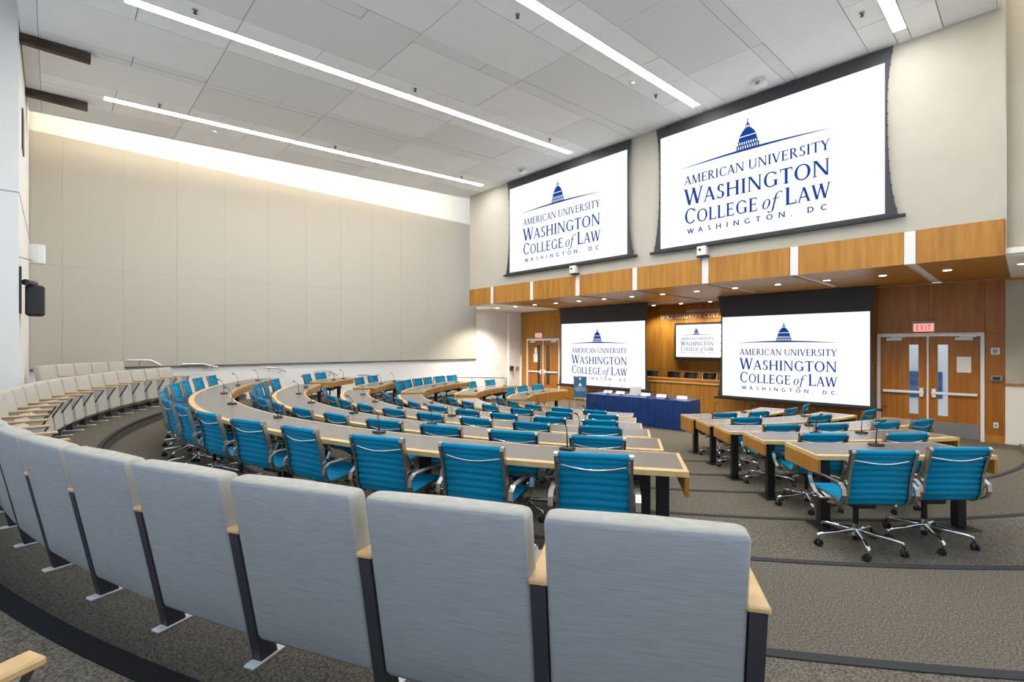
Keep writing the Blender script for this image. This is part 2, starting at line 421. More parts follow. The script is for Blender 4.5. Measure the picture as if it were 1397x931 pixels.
wpan(WL - .05, -15.38, 1.70, SOF0, 'wall_cream'); wpan(WL - .05, -15.38, 0, 1.70, 'wall_white')
wpan(-15.38, DL[0], 0, SOF0)
for a, b in ((DL[0], -14.1), (-14.1, DL[1])): wpan(a, b, DH, SOF0)
wpan(DL[1], -12.55, 0, SOF0); wpan(-12.55, AL0, 0, SOF0)
for a, b in ((AL1, -4.6), (-4.6, -3.6), (-3.6, DR[0])):
    wpan(a, b, 0, 1.7, 'wood_dim'); wpan(a, b, 1.7, SOF0, 'wood_dim')
for a, b in ((DR[0], -1.62), (-1.62, DR[1])): wpan(a, b, DH, SOF0, 'wood_dim')
wpan(DR[1], -.34, 0, 2.42, 'wood_dim'); wpan(DR[1], -.34, 2.42, SOF0, 'wood_dim')
obj('wood_base', B(DR[1], -.34, FW - .015, FW, 0, .16), 'wood', wb)
obj('wood_base', B(AL1, DR[0], FW - .015, FW, 0, .14), 'wood_dim', wb)
wpan(-.34, WR, 0, EYE - .88, 'wall_white'); wpan(-.34, WR, EYE - .83, SOF0 - .04, 'wall_cream')
obj('chair_rail', B(-.34, WR, FW - .03, FW, EYE - .88, EYE - .83), 'wood', wb)
obj('chair_rail', B(-.34, WR, FW - .03, FW, SOF0 - .05, SOF0 - .0), 'wood', wb)
obj('wall_base_strip', B(-.34, WR, FW - .012, FW, 0, .12), 'wall_white', wb)
# alcove shell
obj('alcove_side', B(AL0 - .15, AL0, FW + .25, AB, 0, SOF0 + .03), 'wood_dim', wb)
obj('alcove_side', B(AL1, AL1 + .15, FW + .25, AB, 0, SOF0 + .03), 'wood_dim', wb)
for i in range(6):
    a = AL0 + i * (AL1 - AL0) / 6; b = a + (AL1 - AL0) / 6
    for z0, z1 in ((0, 1.2), (1.2, EYE + .12), (EYE + .12, SOF0 + .1)): obj('alcove_panel', B(a + .003, b - .003, AB, AB + .1, z0 + .003, z1 - .003), 'wood', wb)
obj('alcove_core', B(AL0 - .15, AL1 + .15, AB + .1, AB + .2, 0, SOF0 + .2), 'wood_dim', wb)
obj('alcove_ceiling', B(AL0, AL1, FW + .1, AB, SOF0 + .06, SOF0 + .14), 'wood_dim', wb)
obj('alcove_header', B(AL0, AL1, FW, FW + .1, SOF0 - .04, SOF0 + .03), 'white_metal', wb)
for i, x in enumerate((-9.72, -8.62, -7.55)):
    downlight(x, 16.55, SOF0 + .06, ('left', 'middle', 'right')[i] + ' downlight in the ceiling of the wood alcove', 'alcove downlights', 150)
# left wall lower corner pilaster
obj('pilaster', B(WL - .06, WL + .03, 14.42, FW, 0, SOF0), 'wall_white', wl)

# ------------------------------------------------------------------ doors
def door(n, x0, x1, glass, label, recess):
    r = sroot('door_%d' % n, label); y = FW - .03; fw = .065
    mb = MB(); mb.box(x0, x0 + fw, y, FW + .1, 0, DH); mb.box(x1 - fw, x1, y, FW + .1, 0, DH); mb.box(x0 + fw, x1 - fw, y, FW + .1, DH - fw, DH)
    obj('door_frame', mb, 'white_metal', r)
    obj('centre_mullion', B((x0+x1)/2 - .016, (x0+x1)/2 + .016, FW + .0, FW + .06, 0, DH - fw), 'white_metal', r)
    yy = FW + .02; xm = (x0 + x1) / 2; top = DH - fw - .008
    for sgn, a, b in ((-1, x0 + fw + .004, xm - .018), (1, xm + .018, x1 - fw - .004)):
        # vision slot sits beside the meeting stile
        if sgn < 0: s0, s1 = b - .33, b - .155
        else: s0, s1 = a + .16, a + .34
        z0, z1 = .50, top - .20
        mb = MB(); mb.box(a, s0, yy, yy + .045, .02, top); mb.box(s1, b, yy, yy + .045, .02, top)
        mb.box(s0, s1, yy, yy + .045, .02, z0); mb.box(s0, s1, yy, yy + .045, z1, top)
        lf = obj('door_leaf', mb, 'wood_dim', r)
        obj('vision_pane', B(s0, s1, yy + .015, yy + .03, z0, z1), glass, lf)
        obj('kick_plate', B(a + .02, b - .02, yy - .004, yy, .03, .36), 'steel', lf)
        pb = MB(); pb.rbox(a + .05, b - .05, yy - .075, yy - .035, 1.0, 1.06, .008)
        e0, e1 = (b - .13, b - .06) if sgn < 0 else (a + .06, a + .13)
        pb.box(e0, e1, yy - .06, yy, .93, 1.13)
        e0, e1 = (a + .05, a + .09) if sgn < 0 else (b - .09, b - .05)
        pb.box(e0, e1, yy - .04, yy, 1.0, 1.06)
        obj('push_bar', pb, 'white_metal', lf)
        c0 = a + .12 if sgn < 0 else b - .42
        cb = MB(); cb.rbox(c0, c0 + .30, yy - .06, yy, top - .10, top - .03, .006); cb.box(c0 + .08, c0 + .36, yy - .05, yy - .035, top - .028, top - .012)
        obj('door_closer', cb, 'white_metal', lf)
    return r
d1 = door(1, *DL, 'dark_glass', 'wooden double door with dark vision slots, far left corner', 0)
d2 = door(2, *DR, 'clear_glass', 'wooden double door with bright vision slots, far right', 0)
struct('wall_corridor', B(-6, 4, 19.4, 19.6, 0, 3.4), 'wall_white', 'bright corridor wall seen through the right door slots')
struct('floor_corridor', B(AL1 + .2, 4, FW + .26, 19.4, -.2, -.002), 'wall_white', 'pale corridor floor beyond the right door')
tag(obj('corridor_board', MB().rbox(-2.75, -1.75, 19.33, 19.395, .55, 1.35, .01), 'sign_blue'), 'blue board in the corridor seen through the left door slot', 'board')
def exitsign(x, lb, flip=0):
    t = thing('exit_sign', lb, 'exit sign', (x, FW - .05, EYE + .33), 0, 'exit signs')
    obj('canopy', MB().rbox(-.22, .22, -.03, .05, .19, .25, .006), 'grey_plastic', t)
    obj('panel', MB().rbox(-.19, .19, -.014, .014, 0, .19, .005), 'exit_body', t)
    return t
EX = [exitsign(-1.70, 'red EXIT sign above the right double door'), exitsign(-14.3, 'red EXIT sign above the far left double door')]
def sheet(x0, x1, z0, z1, y, lb, m='paper'): tag(obj('notice', B(x0, x1, y - .006, y, z0, z1), m), lb, 'notice', 'door notices')
sheet(-1.12, -.88, EYE - .62, EYE - .26, FW + .02, 'white notices taped to the right door leaf')
sheet(-14.66, -14.42, EYE - .72, EYE - .36, FW + .02, 'white notice taped to the far left door')
sheet(-14.60, -14.45, EYE - .34, EYE - .10, FW + .02, 'small upper notice on the far left door')

# ------------------------------------------------------------------ lettering
def arcpts(cx, cy, rx, ry, a0, a1, n=12): return [(cx + rx * math.cos(rad(a0 + (a1 - a0) * i / n)), cy + ry * math.sin(rad(a0 + (a1 - a0) * i / n))) for i in range(n + 1)]
def gl(ch, serif=True):
    """returns (advance, list of polygons) for cap height 1"""
    T, t, sr = (.15, .078, .045) if serif else (.16, .16, 0)
    P = []
    def seg(x0, y0, x1, y1, w):
        if abs(y1 - y0) > 1e-6 and (abs(x1 - x0) > 1e-6 or True) and abs(y1 - y0) > .2:
            P.append([(x0 - w/2, y0), (x0 + w/2, y0), (x1 + w/2, y1), (x1 - w/2, y1)])
        else:
            P.append([(x0, y0 - w/2), (x1, y1 - w/2), (x1, y1 + w/2), (x0, y0 + w/2)])
    def ser(x, y, l=.12):
        if serif: P.append([(x - l, y - sr/2 if y > .5 else y), (x + l, y - sr/2 if y > .5 else y), (x + l, y + sr/2 if y < .5 else y), (x - l, y + sr/2 if y < .5 else y)]) if 0 else P.append([(x - l, y), (x + l, y), (x + l, y + (sr if y < .5 else -sr)), (x - l, y + (sr if y < .5 else -sr))][::(1 if y < .5 else -1)])
    def vser(x, y0, y1):
        if serif: P.append([(x - sr/2, y0), (x + sr/2, y0), (x + sr/2, y1), (x - sr/2, y1)])
    def arc(cx, cy, rx, ry, a0, a1, wmax, wmin, n=18):
        o = []; i_ = []
        for k in range(n + 1):
            a = rad(a0 + (a1 - a0) * k / n); ww = wmin + (wmax - wmin) * abs(math.cos(a)) ** 1.5
            o.append((cx + rx * math.cos(a), cy + ry * math.sin(a))); i_.append((cx + (rx - ww) * math.cos(a), cy + (ry - (wmin + (ww - wmin) * .25)) * math.sin(a)))
        for k in range(n): P.append([o[k], o[k+1], i_[k+1], i_[k]])
    if ch == ' ': return .32, P
    if ch == 'A': seg(.08,0,.37,1,t); seg(.66,0,.37,1,T); seg(.2,.34,.55,.34,t); ser(.08,0,.1); ser(.66,0,.12); return .78, P
    if ch == 'M': seg(.13,0,.16,1,t); seg(.48,.0,.18,1,T); seg(.48,0,.80,1,t); seg(.86,0,.82,1,T); ser(.13,0,.1); ser(.86,0,.12); ser(.12,1,.08); ser(.86,1,.09); return 1.02, P
    if ch == 'E': seg(.16,0,.16,1,T); seg(.16,1-t/2,.54,1-t/2,t); seg(.16,t/2,.58,t/2,t); seg(.16,.52,.46,.52,t); vser(.54,.8,1); vser(.57,0,.22); vser(.46,.42,.62); ser(.12,0,.1); ser(.12,1,.1); return .66, P
    if ch == 'F': seg(.16,0,.16,1,T); seg(.16,1-t/2,.54,1-t/2,t); seg(.16,.52,.46,.52,t); vser(.54,.8,1); vser(.46,.42,.62); ser(.16,0,.13); return .6, P
    if ch == 'R': seg(.16,0,.16,1,T); arc(.34,.745,.22,.255,-90,90,T,t); seg(.16,1-t/2,.35,1-t/2,t); seg(.16,.49+t/2,.35,.49+t/2,t); seg(.66,0,.34,.5,T); ser(.16,0,.13); ser(.68,0,.1); ser(.1,1,.08); return .76, P
    if ch == 'I': seg(.17,0,.17,1,T); ser(.17,0,.14); ser(.17,1,.14); return .36, P
    if ch == 'C': arc(.44,.5,.38,.51,42,318,T,t); vser(.72,.70,.94); return .80, P
    if ch == 'G': arc(.44,.5,.38,.51,42,300,T,t); seg(.70,.06,.70,.44,T); ser(.68,.44,.13) if 0 else P.append([(.54,.40),(.84,.40),(.84,.44),(.54,.44)]); seg(.5,t/2,.72,.1,t); vser(.72,.72,.94); return .88, P
    if ch == 'N': seg(.13,0,.13,1,t); seg(.72,0,.15,1,T); seg(.72,0,.72,1,t); ser(.13,0,.11); ser(.72,1,.11); ser(.1,1,.08); return .86, P
    if ch == 'U': seg(.15,.3,.15,1,T); seg(.68,.3,.68,1,t); arc(.4,.32,.32,.33,180,360,T*.8,t); ser(.15,1,.13); ser(.68,1,.11); return .84, P
    if ch == 'V': seg(.38,0,.1,1,T); seg(.38,0,.66,1,t); ser(.1,1,.12); ser(.66,1,.1); return .76, P
    if ch == 'W': seg(.32,0,.1,1,T); seg(.32,0,.56,1,t); seg(.76,0,.54,1,T); seg(.76,0,.99,1,t); ser(.1,1,.12); ser(.54,1,.1); ser(.99,1,.1); return 1.08, P
    if ch == 'S': arc(.29,.745,.20,.265,35,270,T,t); arc(.29,.255,.23,.265,-145,90,T,t); vser(.46,.76,.97); vser(.09,.03,.26); return .58, P
    if ch == 'T': seg(.35,0,.35,1,T); seg(.04,1-t/2,.66,1-t/2,t); vser(.05,.78,1); vser(.65,.78,1); ser(.35,0,.14); return .70, P
    if ch == 'Y': seg(.36,0,.36,.5,T); seg(.36,.44,.1,1,T); seg(.36,.44,.64,1,t); ser(.36,0,.14); ser(.1,1,.12); ser(.64,1,.1); return .74, P
    if ch == 'H': seg(.16,0,.16,1,T); seg(.70,0,.70,1,T); seg(.16,.52,.70,.52,t); [ser(x, y_, .13) for x in (.16,.70) for y_ in (0,1)]; return .88, P
    if ch == 'O': arc(.45,.5,.40,.51,0,360,T,t,28); return .90, P
    if ch == 'L': seg(.16,0,.16,1,T); seg(.16,t/2,.56,t/2,t); vser(.57,0,.24); ser(.13,1,.12); ser(.1,0,.08); return .62, P
    if ch == 'D': seg(.16,0,.16,1,T); arc(.36,.5,.42,.5,-90,90,T,t); seg(.1,1-t/2,.37,1-t/2,t); seg(.1,t/2,.37,t/2,t); return .86, P
    if ch == 'X': seg(.64,0,.1,1,T); seg(.1,0,.64,1,T if not serif else t); return .76, P
    if ch == ',': P.append([(.06,-.15),(.12,-.12),(.18,.12),(.06,.12)]); return .28, P
    if ch == 'o': # italic lower case
        arc(.24,.30,.22,.31,0,360,.11,.05,22); return .50, [[(x + y * .22, y) for x, y in p] for p in P]
    if ch == 'f':
        seg(.16,-.10,.16,.72,.10); arc(.33,.70,.22,.26,40,180,.10,.05); arc(.03,-.10,.18,.16,200,360,.10,.05); seg(.0,.56,.36,.56,.05)
        return .42, [[(x + y * .22, y) for x, y in p] for p in P]
    return .4, P
def text_polys(runs, gap=.0, serif=True):
    """runs: list of (string, scale); returns polys and width"""
    out = []; x = 0
    for s_, sc_ in runs:
        for ch in s_:
            a, P = gl(ch, serif)
            out += [[(x + px * sc_, py * sc_) for px, py in p] for p in P]; x += a * sc_ + gap
    return out, x - gap
def place(mb, polys, width, x0, x1, base, cap, frame, squeeze=None):
    kx = (x1 - x0) / width
    for p in polys: mb.add([frame(x0 + px * kx, base + py * cap) for px, py in p], [tuple(range(len(p)))])
def letters(parent, runs, gap, serif, u0, u1, base, cap, fr, m):
    x = 0; L = []
    for s_, sc_ in runs:
        for ch in s_:
            a, P = gl(ch, serif); L.append((x, sc_, P)); x += a * sc_ + gap
    kx = (u1 - u0) / (x - gap)
    for x_, sc_, P in L:
        if not P: continue
        mb = MB()
        for p in P: mb.add([fr(u0 + (x_ + px * sc_) * kx, base + py * sc_ * cap) for px, py in p], [tuple(range(len(p)))])
        obj('letter', mb, m, parent)
def dome_polys():
    """capitol dome, unit width 1 centred on x=0, base y=0, height about 1.35"""
    D = []
    R = lambda a, b, c, d: D.append([(a, c), (b, c), (b, d), (a, d)])
    for i in range(10):
        x = -.47 + i * .94 / 9; R(x - .032, x + .032, 0, .20)
    R(-.5, .5, .20, .255)
    for i in range(9):
        x = -.40 + i * .8 / 8; R(x - .030, x + .030, .255, .40)
    R(-.46, .46, .385, .42)
    R(-.40, .40, .42, .46)
    n = 14
    def hw(u): return .40 * math.cos(u * math.pi / 2) ** .8 if u < .82 else .40 * math.cos(.82 * math.pi / 2) ** .8
    prev = None
    for i in range(n + 1):
        u = i / n * .86; y = .46 + u * .62; h = hw(u) + .0
        if prev and not (5 <= i <= 5): D.append([(-prev[0], prev[1]), (prev[0], prev[1]), (h, y), (-h, y)])
        prev = (h, y)
    R(-.10, .10, .99, 1.02)
    for x in (-.07, 0, .07): R(x - .015, x + .015, 1.02, 1.12)
    R(-.09, .09, 1.12, 1.15); D.append([(-.075, 1.15), (.075, 1.15), (.02, 1.25), (-.02, 1.25)]); R(-.018, .018, 1.25, 1.42)
    return D
def logo(parent, x0, x1, z0, z1, y, m='logo_blue'):
    """the college logo on a flat image lying in the plane y, facing -y"""
    Wd, Hh = x1 - x0, z1 - z0
    fr = lambda u, v: (x0 + u * Wd, y, z1 - (1 - v) * Hh)        # u, v in 0..1, v up
    mb = MB(); c = .465; dw = .105
    for p in dome_polys(): mb.add([fr(c + px * dw, .686 + py * dw * Wd / Hh * .99) for px, py in p], [tuple(range(len(p)))])
    obj('logo_dome', mb, m, parent)
    mb = MB(); n = 30
    for i in range(n):
        q = []
        for k in (i, i + 1):
            s_ = k / n * 2 - 1; u = c + .345 * s_; v = .668 + .018 * (1 - s_ * s_); th = .0095 * (1 - abs(s_)) ** .8 + .0006
            q.append((u, v, th))
        mb.add([fr(q[0][0], q[0][1] - q[0][2]), fr(q[1][0], q[1][1] - q[1][2]), fr(q[1][0], q[1][1] + q[1][2]), fr(q[0][0], q[0][1] + q[0][2])], [(0,1,2,3)])
    obj('logo_line', mb, m, parent)
    def line(runs, u0, u1, base, cap, serif=True, gap=.02):
        letters(parent, runs, gap, serif, u0, u1, base, cap, fr, m)
    line([('AMERICAN UNIVERSITY', 1)], .140, .810, .520, .076)
    line([('W', 1.2), ('ASHINGTON', 1)], .138, .810, .342, .118)
    line([('C', 1.22), ('OLLEGE', 1), (' ', .4), ('of', 1.15), (' ', 1.15), ('L', 1.22), ('AW', 1)], .138, .812, .180, .108)
    line([('WASHINGTON, DC', 1)], .155, .800, .094, .042, False, .62)

# EXIT lettering
for t in EX:
    P, wd = text_polys([('EXIT', 1)], .12, False); mb = MB()
    place(mb, P, wd, -.14, .14, .03, .13, lambda a, b: (a, -.0165, b)); obj('lettering', mb, 'exit_red', t)

# ------------------------------------------------------------------ projection screens
def screen(x0, x1, z0, z1, ztop, y, label, flare, tabs):
    """image x0..x1, z0..z1; fabric up to ztop; side tension curves"""
    t = thing('projection_screen', label, 'screen', (0,0,0), 0, 'projection screens')
    mb = MB(); n = 28; zb = z0 - .05
    L, Rr = [], []
    for i in range(n + 1):
        u = i / n; z = ztop + (zb - ztop) * u
        e = .035 + flare * (u ** 5) + .09 * max(0, 1 - u * 3) ** 2
        L.append((x0 - e, z)); Rr.append((x1 + e, z))
    for i in range(n):
        q = [L[i + 1], Rr[i + 1], Rr[i], L[i]]
        mb.hexa([(a, y, b) for a, b in q], [(a, y + .006, b) for a, b in q])
    obj('screen_fabric', mb, 'screen_black', t)
    im = obj('screen_image', B(x0, x1, y - .004, y - .001, z0, z1), 'screen_image', t)
    logo(im, x0, x1, z0, z1, y - .007)
    obj('bottom_bar', MB().rbox(x0 - flare - .14, x1 + flare + .14, y - .03, y + .03, zb - .06, zb, .008), 'black_metal', t)
    mb = MB()
    for i in range(1, n, 2):
        for p in (L[i], Rr[i]): mb.box(p[0] - .012, p[0] + .012, y - .006, y + .008, p[1] - .012, p[1] + .012)
    obj('tension_tab', mb, 'black_plastic', t)
    return t
def hang(t, x0, x1, y, z): obj('screen_slot', B(x0, x1, y - .06, y + .07, z - .02, z), 'black_metal', t)
s = screen(-11.88, -7.31, EYE + 2.43, EYE + 5.21, ceil_z(UP) - .03, UP - .09, 'upper left projection screen with blue dome logo', .16, 1)
s = screen(-6.33, -1.80, EYE + 2.42, EYE + 5.19, ceil_z(UP) - .03, UP - .09, 'upper right projection screen, the largest in view', .16, 1)
YL = 14.6
s = screen(-12.62, -8.90, EYE - 1.49, EYE + .84, SOF0 - .003, YL, 'lower left projection screen behind the blue skirted table', .11, 1); hang(s, -12.78, -8.74, YL, SOF0 - .003)
s = screen(-6.28, -2.66, EYE - 1.49, EYE + .84, SOF0 - .003, YL, 'lower right projection screen beside the right double door', .11, 1); hang(s, -6.44, -2.50, YL, SOF0 - .003)

# ------------------------------------------------------------------ alcove: monitor, letters, bench, dais chairs
t = thing('wall_monitor', 'black framed wall monitor in the wood alcove between lower screens', 'monitor', (0,0,0))
obj('housing', MB().rbox(-9.16, -7.16, AB - .12, AB - .03, EYE - .53, EYE + .84, .01), 'black_plastic', t)
mp = obj('screen_image', B(-9.09, -7.23, AB - .126, AB - .12, EYE - .43, EYE + .76), 'screen_image', t)
logo(mp, -9.16, -7.30, EYE - .40, EYE + .76, AB - .13)
obj('mount', B(-8.6, -7.7, AB - .03, AB, EYE - .2, EYE + .4), 'black_metal', t)
def wall_letters(runs, x0, x1, z, cap, lb):
    P, wd = text_polys(runs, .03); mb = MB(); kx = (x1 - x0) / wd
    for p in P:
        mb.prism(p, lambda a, b: (x0 + a * kx, AB - .001, z + b * cap), lambda a, b: (x0 + a * kx, AB - .03, z + b * cap))
    o = obj('wall_lettering', mb, 'letter_metal'); fix_normals(o.data); tag(o, lb, 'lettering', 'metal letters on the alcove wall')
wall_letters([('WASHINGTON COLLEGE OF LAW', 1)], -9.80, -6.05, EYE + 1.0, .17, 'metal letters reading WASHINGTON COLLEGE above the alcove monitor')
wall_letters([('AMERICAN UNIVERSITY', 1)], -8.74, -7.08, EYE + 1.22, .10, 'small metal letters reading AMERICAN UNIVERSITY on the alcove wall')
t = thing('bench', 'long wooden judges bench in the alcove between lower screens', 'bench', (0,0,0))
for i in range(5):
    a = -9.75 + i * .844; obj('front_panel', B(a + .003, a + .841, FW + .02, FW + .08, 0, .90), 'wood', t)
obj('cap_ledge', MB().rbox(-9.80, -5.50, FW - .04, FW + .16, .90, .935, .006), 'wood_edge', t)
obj('riser_panel', B(-9.78, -5.53, FW + .10, FW + .14, .935, 1.0), 'wood', t)
obj('bench_top', MB().rbox(-9.8, -5.53, FW + .08, FW + .62, 1.0, 1.03, .006), 'wood', t)
obj('end_panel', B(-9.78, -9.74, FW + .08, FW + .6, 0, 1.0), 'wood_dim', t)
obj('end_panel', B(-5.58, -5.54, FW + .08, FW + .6, 0, 1.0), 'wood_dim', t)
tag(obj('dais', B(AL0 + .02, AL1 - .02, FW + .64, AB - .02, 0.0, .33), 'carpet_dark'), 'low carpeted dais behind the judges bench', 'dais')

# ---- chair meshes shared by all the swivel chairs
def sling_mesh(prof, halfw, thick, nm, m):
    """ribbed sling: resample the profile and add channels"""
    P = [Vector((0, a, b)) for a, b in prof]; d = [0]
    for i in range(1, len(P)): d.append(d[-1] + (P[i] - P[i-1]).length)
    Ltot = d[-1]; nr = max(3, round(Ltot / .054)); n = nr * 4
    pts = []
    for k in range(n + 1):
        s_ = Ltot * k / n; i = max(j for j in range(len(d)) if d[j] <= s_ + 1e-9); i = min(i, len(P) - 2)
        pts.append(P[i].lerp(P[i+1], (s_ - d[i]) / (d[i+1] - d[i])))
    mb = MB(); vs = []
    for k in range(n + 1):
        tn = (pts[min(k+1, n)] - pts[max(k-1, 0)]).normalized(); nn = Vector((1,0,0)).cross(tn)
        bul = thick * (.10 + 1.0 * abs(math.sin(math.pi * nr * k / n)) ** .6)
        for x in (-halfw, halfw): 
            for sg in (-1, 1): vs.append(tuple(pts[k] + nn * (sg * bul / 2) + Vector((x, 0, 0))))
    fs = []
    for k in range(n):
        a, b = 4 * k, 4 * (k + 1)
        fs += [(a, a+2, b+2, b), (a+1, b+1, b+3, a+3), (a, b, b+1, a+1), (a+2, a+3, b+3, b+2)]
    fs += [(0,1,3,2), (4*n, 4*n+2, 4*n+3, 4*n+1)]
    mb.add(vs, fs); me = mb.mesh(nm, m, True); fix_normals(me); return me
BACK = [(-.205,.435), (-.235,.475), (-.250,.53), (-.255,.60), (-.265,.68), (-.285,.76), (-.312,.845), (-.322,.88)]
SEAT = [(.235,.425), (.250,.452), (.235,.474), (.18,.480), (.05,.462), (-.08,.446), (-.16,.437), (-.205,.437)]
def chair_proto(m_sling, ribname):
    ms = {}
    ms['backrest'] = [sling_mesh(BACK, .222, .022, 'backrest', m_sling)]
    ms['seat'] = [sling_mesh(SEAT, .222, .022, 'seat', m_sling)]
    hr = MB().tube([(-.222,-.322,.888), (.222,-.322,.888)], .021, 10)
    ms['head_roll'] = [hr.mesh('head_roll', m_sling, True)]
    prof = [(.215,.455), (.05,.452), (-.1,.437), (-.18,.432), (-.225,.455), (-.250,.51), (-.258,.60), (-.268,.68), (-.288,.76), (-.318,.86), (-.328,.90)]
    ms['side_frame'] = []; ms['armrest'] = []
    for sx in (-1, 1):
        f_ = MB().sweep([(sx * .236, a, b) for a, b in prof], .022, .036)
        f_.cyl((sx * .222, -.322, .888), (sx * .250, -.322, .888), .024, n=10)
        ms['side_frame'].append(f_.mesh('side_frame', 'aluminium'))
        arm = [(-.10,.420), (-.19,.430), (-.262,.475), (-.288,.53), (-.280,.585), (-.235,.617), (-.10,.622), (.08,.620), (.155,.605), (.175,.57), (.145,.50), (.08,.44), (.0,.418)]
        a_ = MB().sweep([(sx * .278, p, q) for p, q in arm], .034, .012)
        a_.box(min(sx*.245, sx*.265), max(sx*.245, sx*.265), -.275, -.255, .555, .568); a_.box(min(sx*.24, sx*.27), max(sx*.24, sx*.27), -.03, .0, .415, .43)
        ms['armrest'].append(a_.mesh('armrest', 'aluminium'))
    st = MB().tube([(-.225 + .45 * i / 10, -.325 - .03 * math.sin(math.pi * i / 10) + .02, .825 - .028 * math.sin(math.pi * i / 10)) for i in range(11)], .0075, 8)
    ms['back_stretcher'] = [st.mesh('back_stretcher', 'chrome', True)]
    tm = MB(); tm.rbox(-.09, .09, -.12, .11, .365, .42, .01); tm.box(-.235, .235, -.10, -.07, .395, .42); tm.box(-.235, .235, .07, .10, .40, .425)
    tm.tube([(.09, .0, .39), (.22, .03, .385), (.27, .05, .375)], .007, 6); tm.tube([(-.09, -.05, .385), (-.25, -.06, .37)], .007, 6)
    ms['tilt_mechanism'] = [tm.mesh('tilt_mechanism', 'black_metal')]
    co = MB().cyl((0,0,.20), (0,0,.37), .022); co.cyl((0,0,.055), (0,0,.205), .024)
    ms['gas_column'] = [co.mesh('gas_column', 'black_metal')]
    hub = MB().cyl((0,0,.10), (0,0,.20), .036, .026, 14)
    ms['base_hub'] = [hub.mesh('base_hub', 'chrome')]
    ms['base_leg'] = []; ms['caster'] = []
    for i in range(5):
        a = rad(90 + 18 + 72 * i); ca, sa = math.cos(a), math.sin(a)
        lg = MB().tube([(.02*ca, .02*sa, .145), (.26*ca, .26*sa, .112), (.305*ca, .305*sa, .10), (.315*ca, .315*sa, .062)], [.020, .015, .014, .011], 8)
        ms['base_leg'].append(lg.mesh('base_leg', 'chrome', True))
        c_ = MB(); ta = a + rad(70 + 40 * i); dx, dy = math.cos(ta), math.sin(ta); bx, by = .315*ca - .014*dy, .315*sa + .014*dx
        for sg in (-1, 1): c_.cyl((bx + dx*.007*sg, by + dy*.007*sg, .029), (bx + dx*.024*sg, by + dy*.024*sg, .029), .029, n=12)
        c_.cyl((bx - dx*.01, by - dy*.01, .05), (bx + dx*.01, by + dy*.01, .05), .014, n=8)
        ms['caster'].append(c_.mesh('caster', 'black_plastic'))
    return ms
CH = chair_proto('teal', 'teal')
CHB = dict(CH)
def make_chair(ms, loc, rotz, label, cat, group, parts=None, name='swivel_chair'):
    t = thing(name, label, cat, loc, rotz, group); t.scale = (1, 1, .955)
    for k, lst in ms.items():
        for me in lst: add(k, me, t)
    return t
bk = [sling_mesh(BACK, .222, .022, 'backrest', 'black_leather')]; sk = [sling_mesh(SEAT, .222, .022, 'seat', 'black_leather')]
CHB['backrest'] = bk; CHB['seat'] = sk; CHB['head_roll'] = [MB().tube([(-.222,-.322,.888), (.222,-.322,.888)], .021, 10).mesh('head_roll', 'black_leather', True)]
for i, x in enumerate((-9.72, -8.87, -8.19, -7.50, -6.80)):
    make_chair(CHB, (x, 16.15, .33), rad(180 + random.uniform(-6, 6)), 'black swivel chair behind the judges bench, ' + ORD[i + 1] + ' from the left', 'chair', 'black chairs behind the bench')

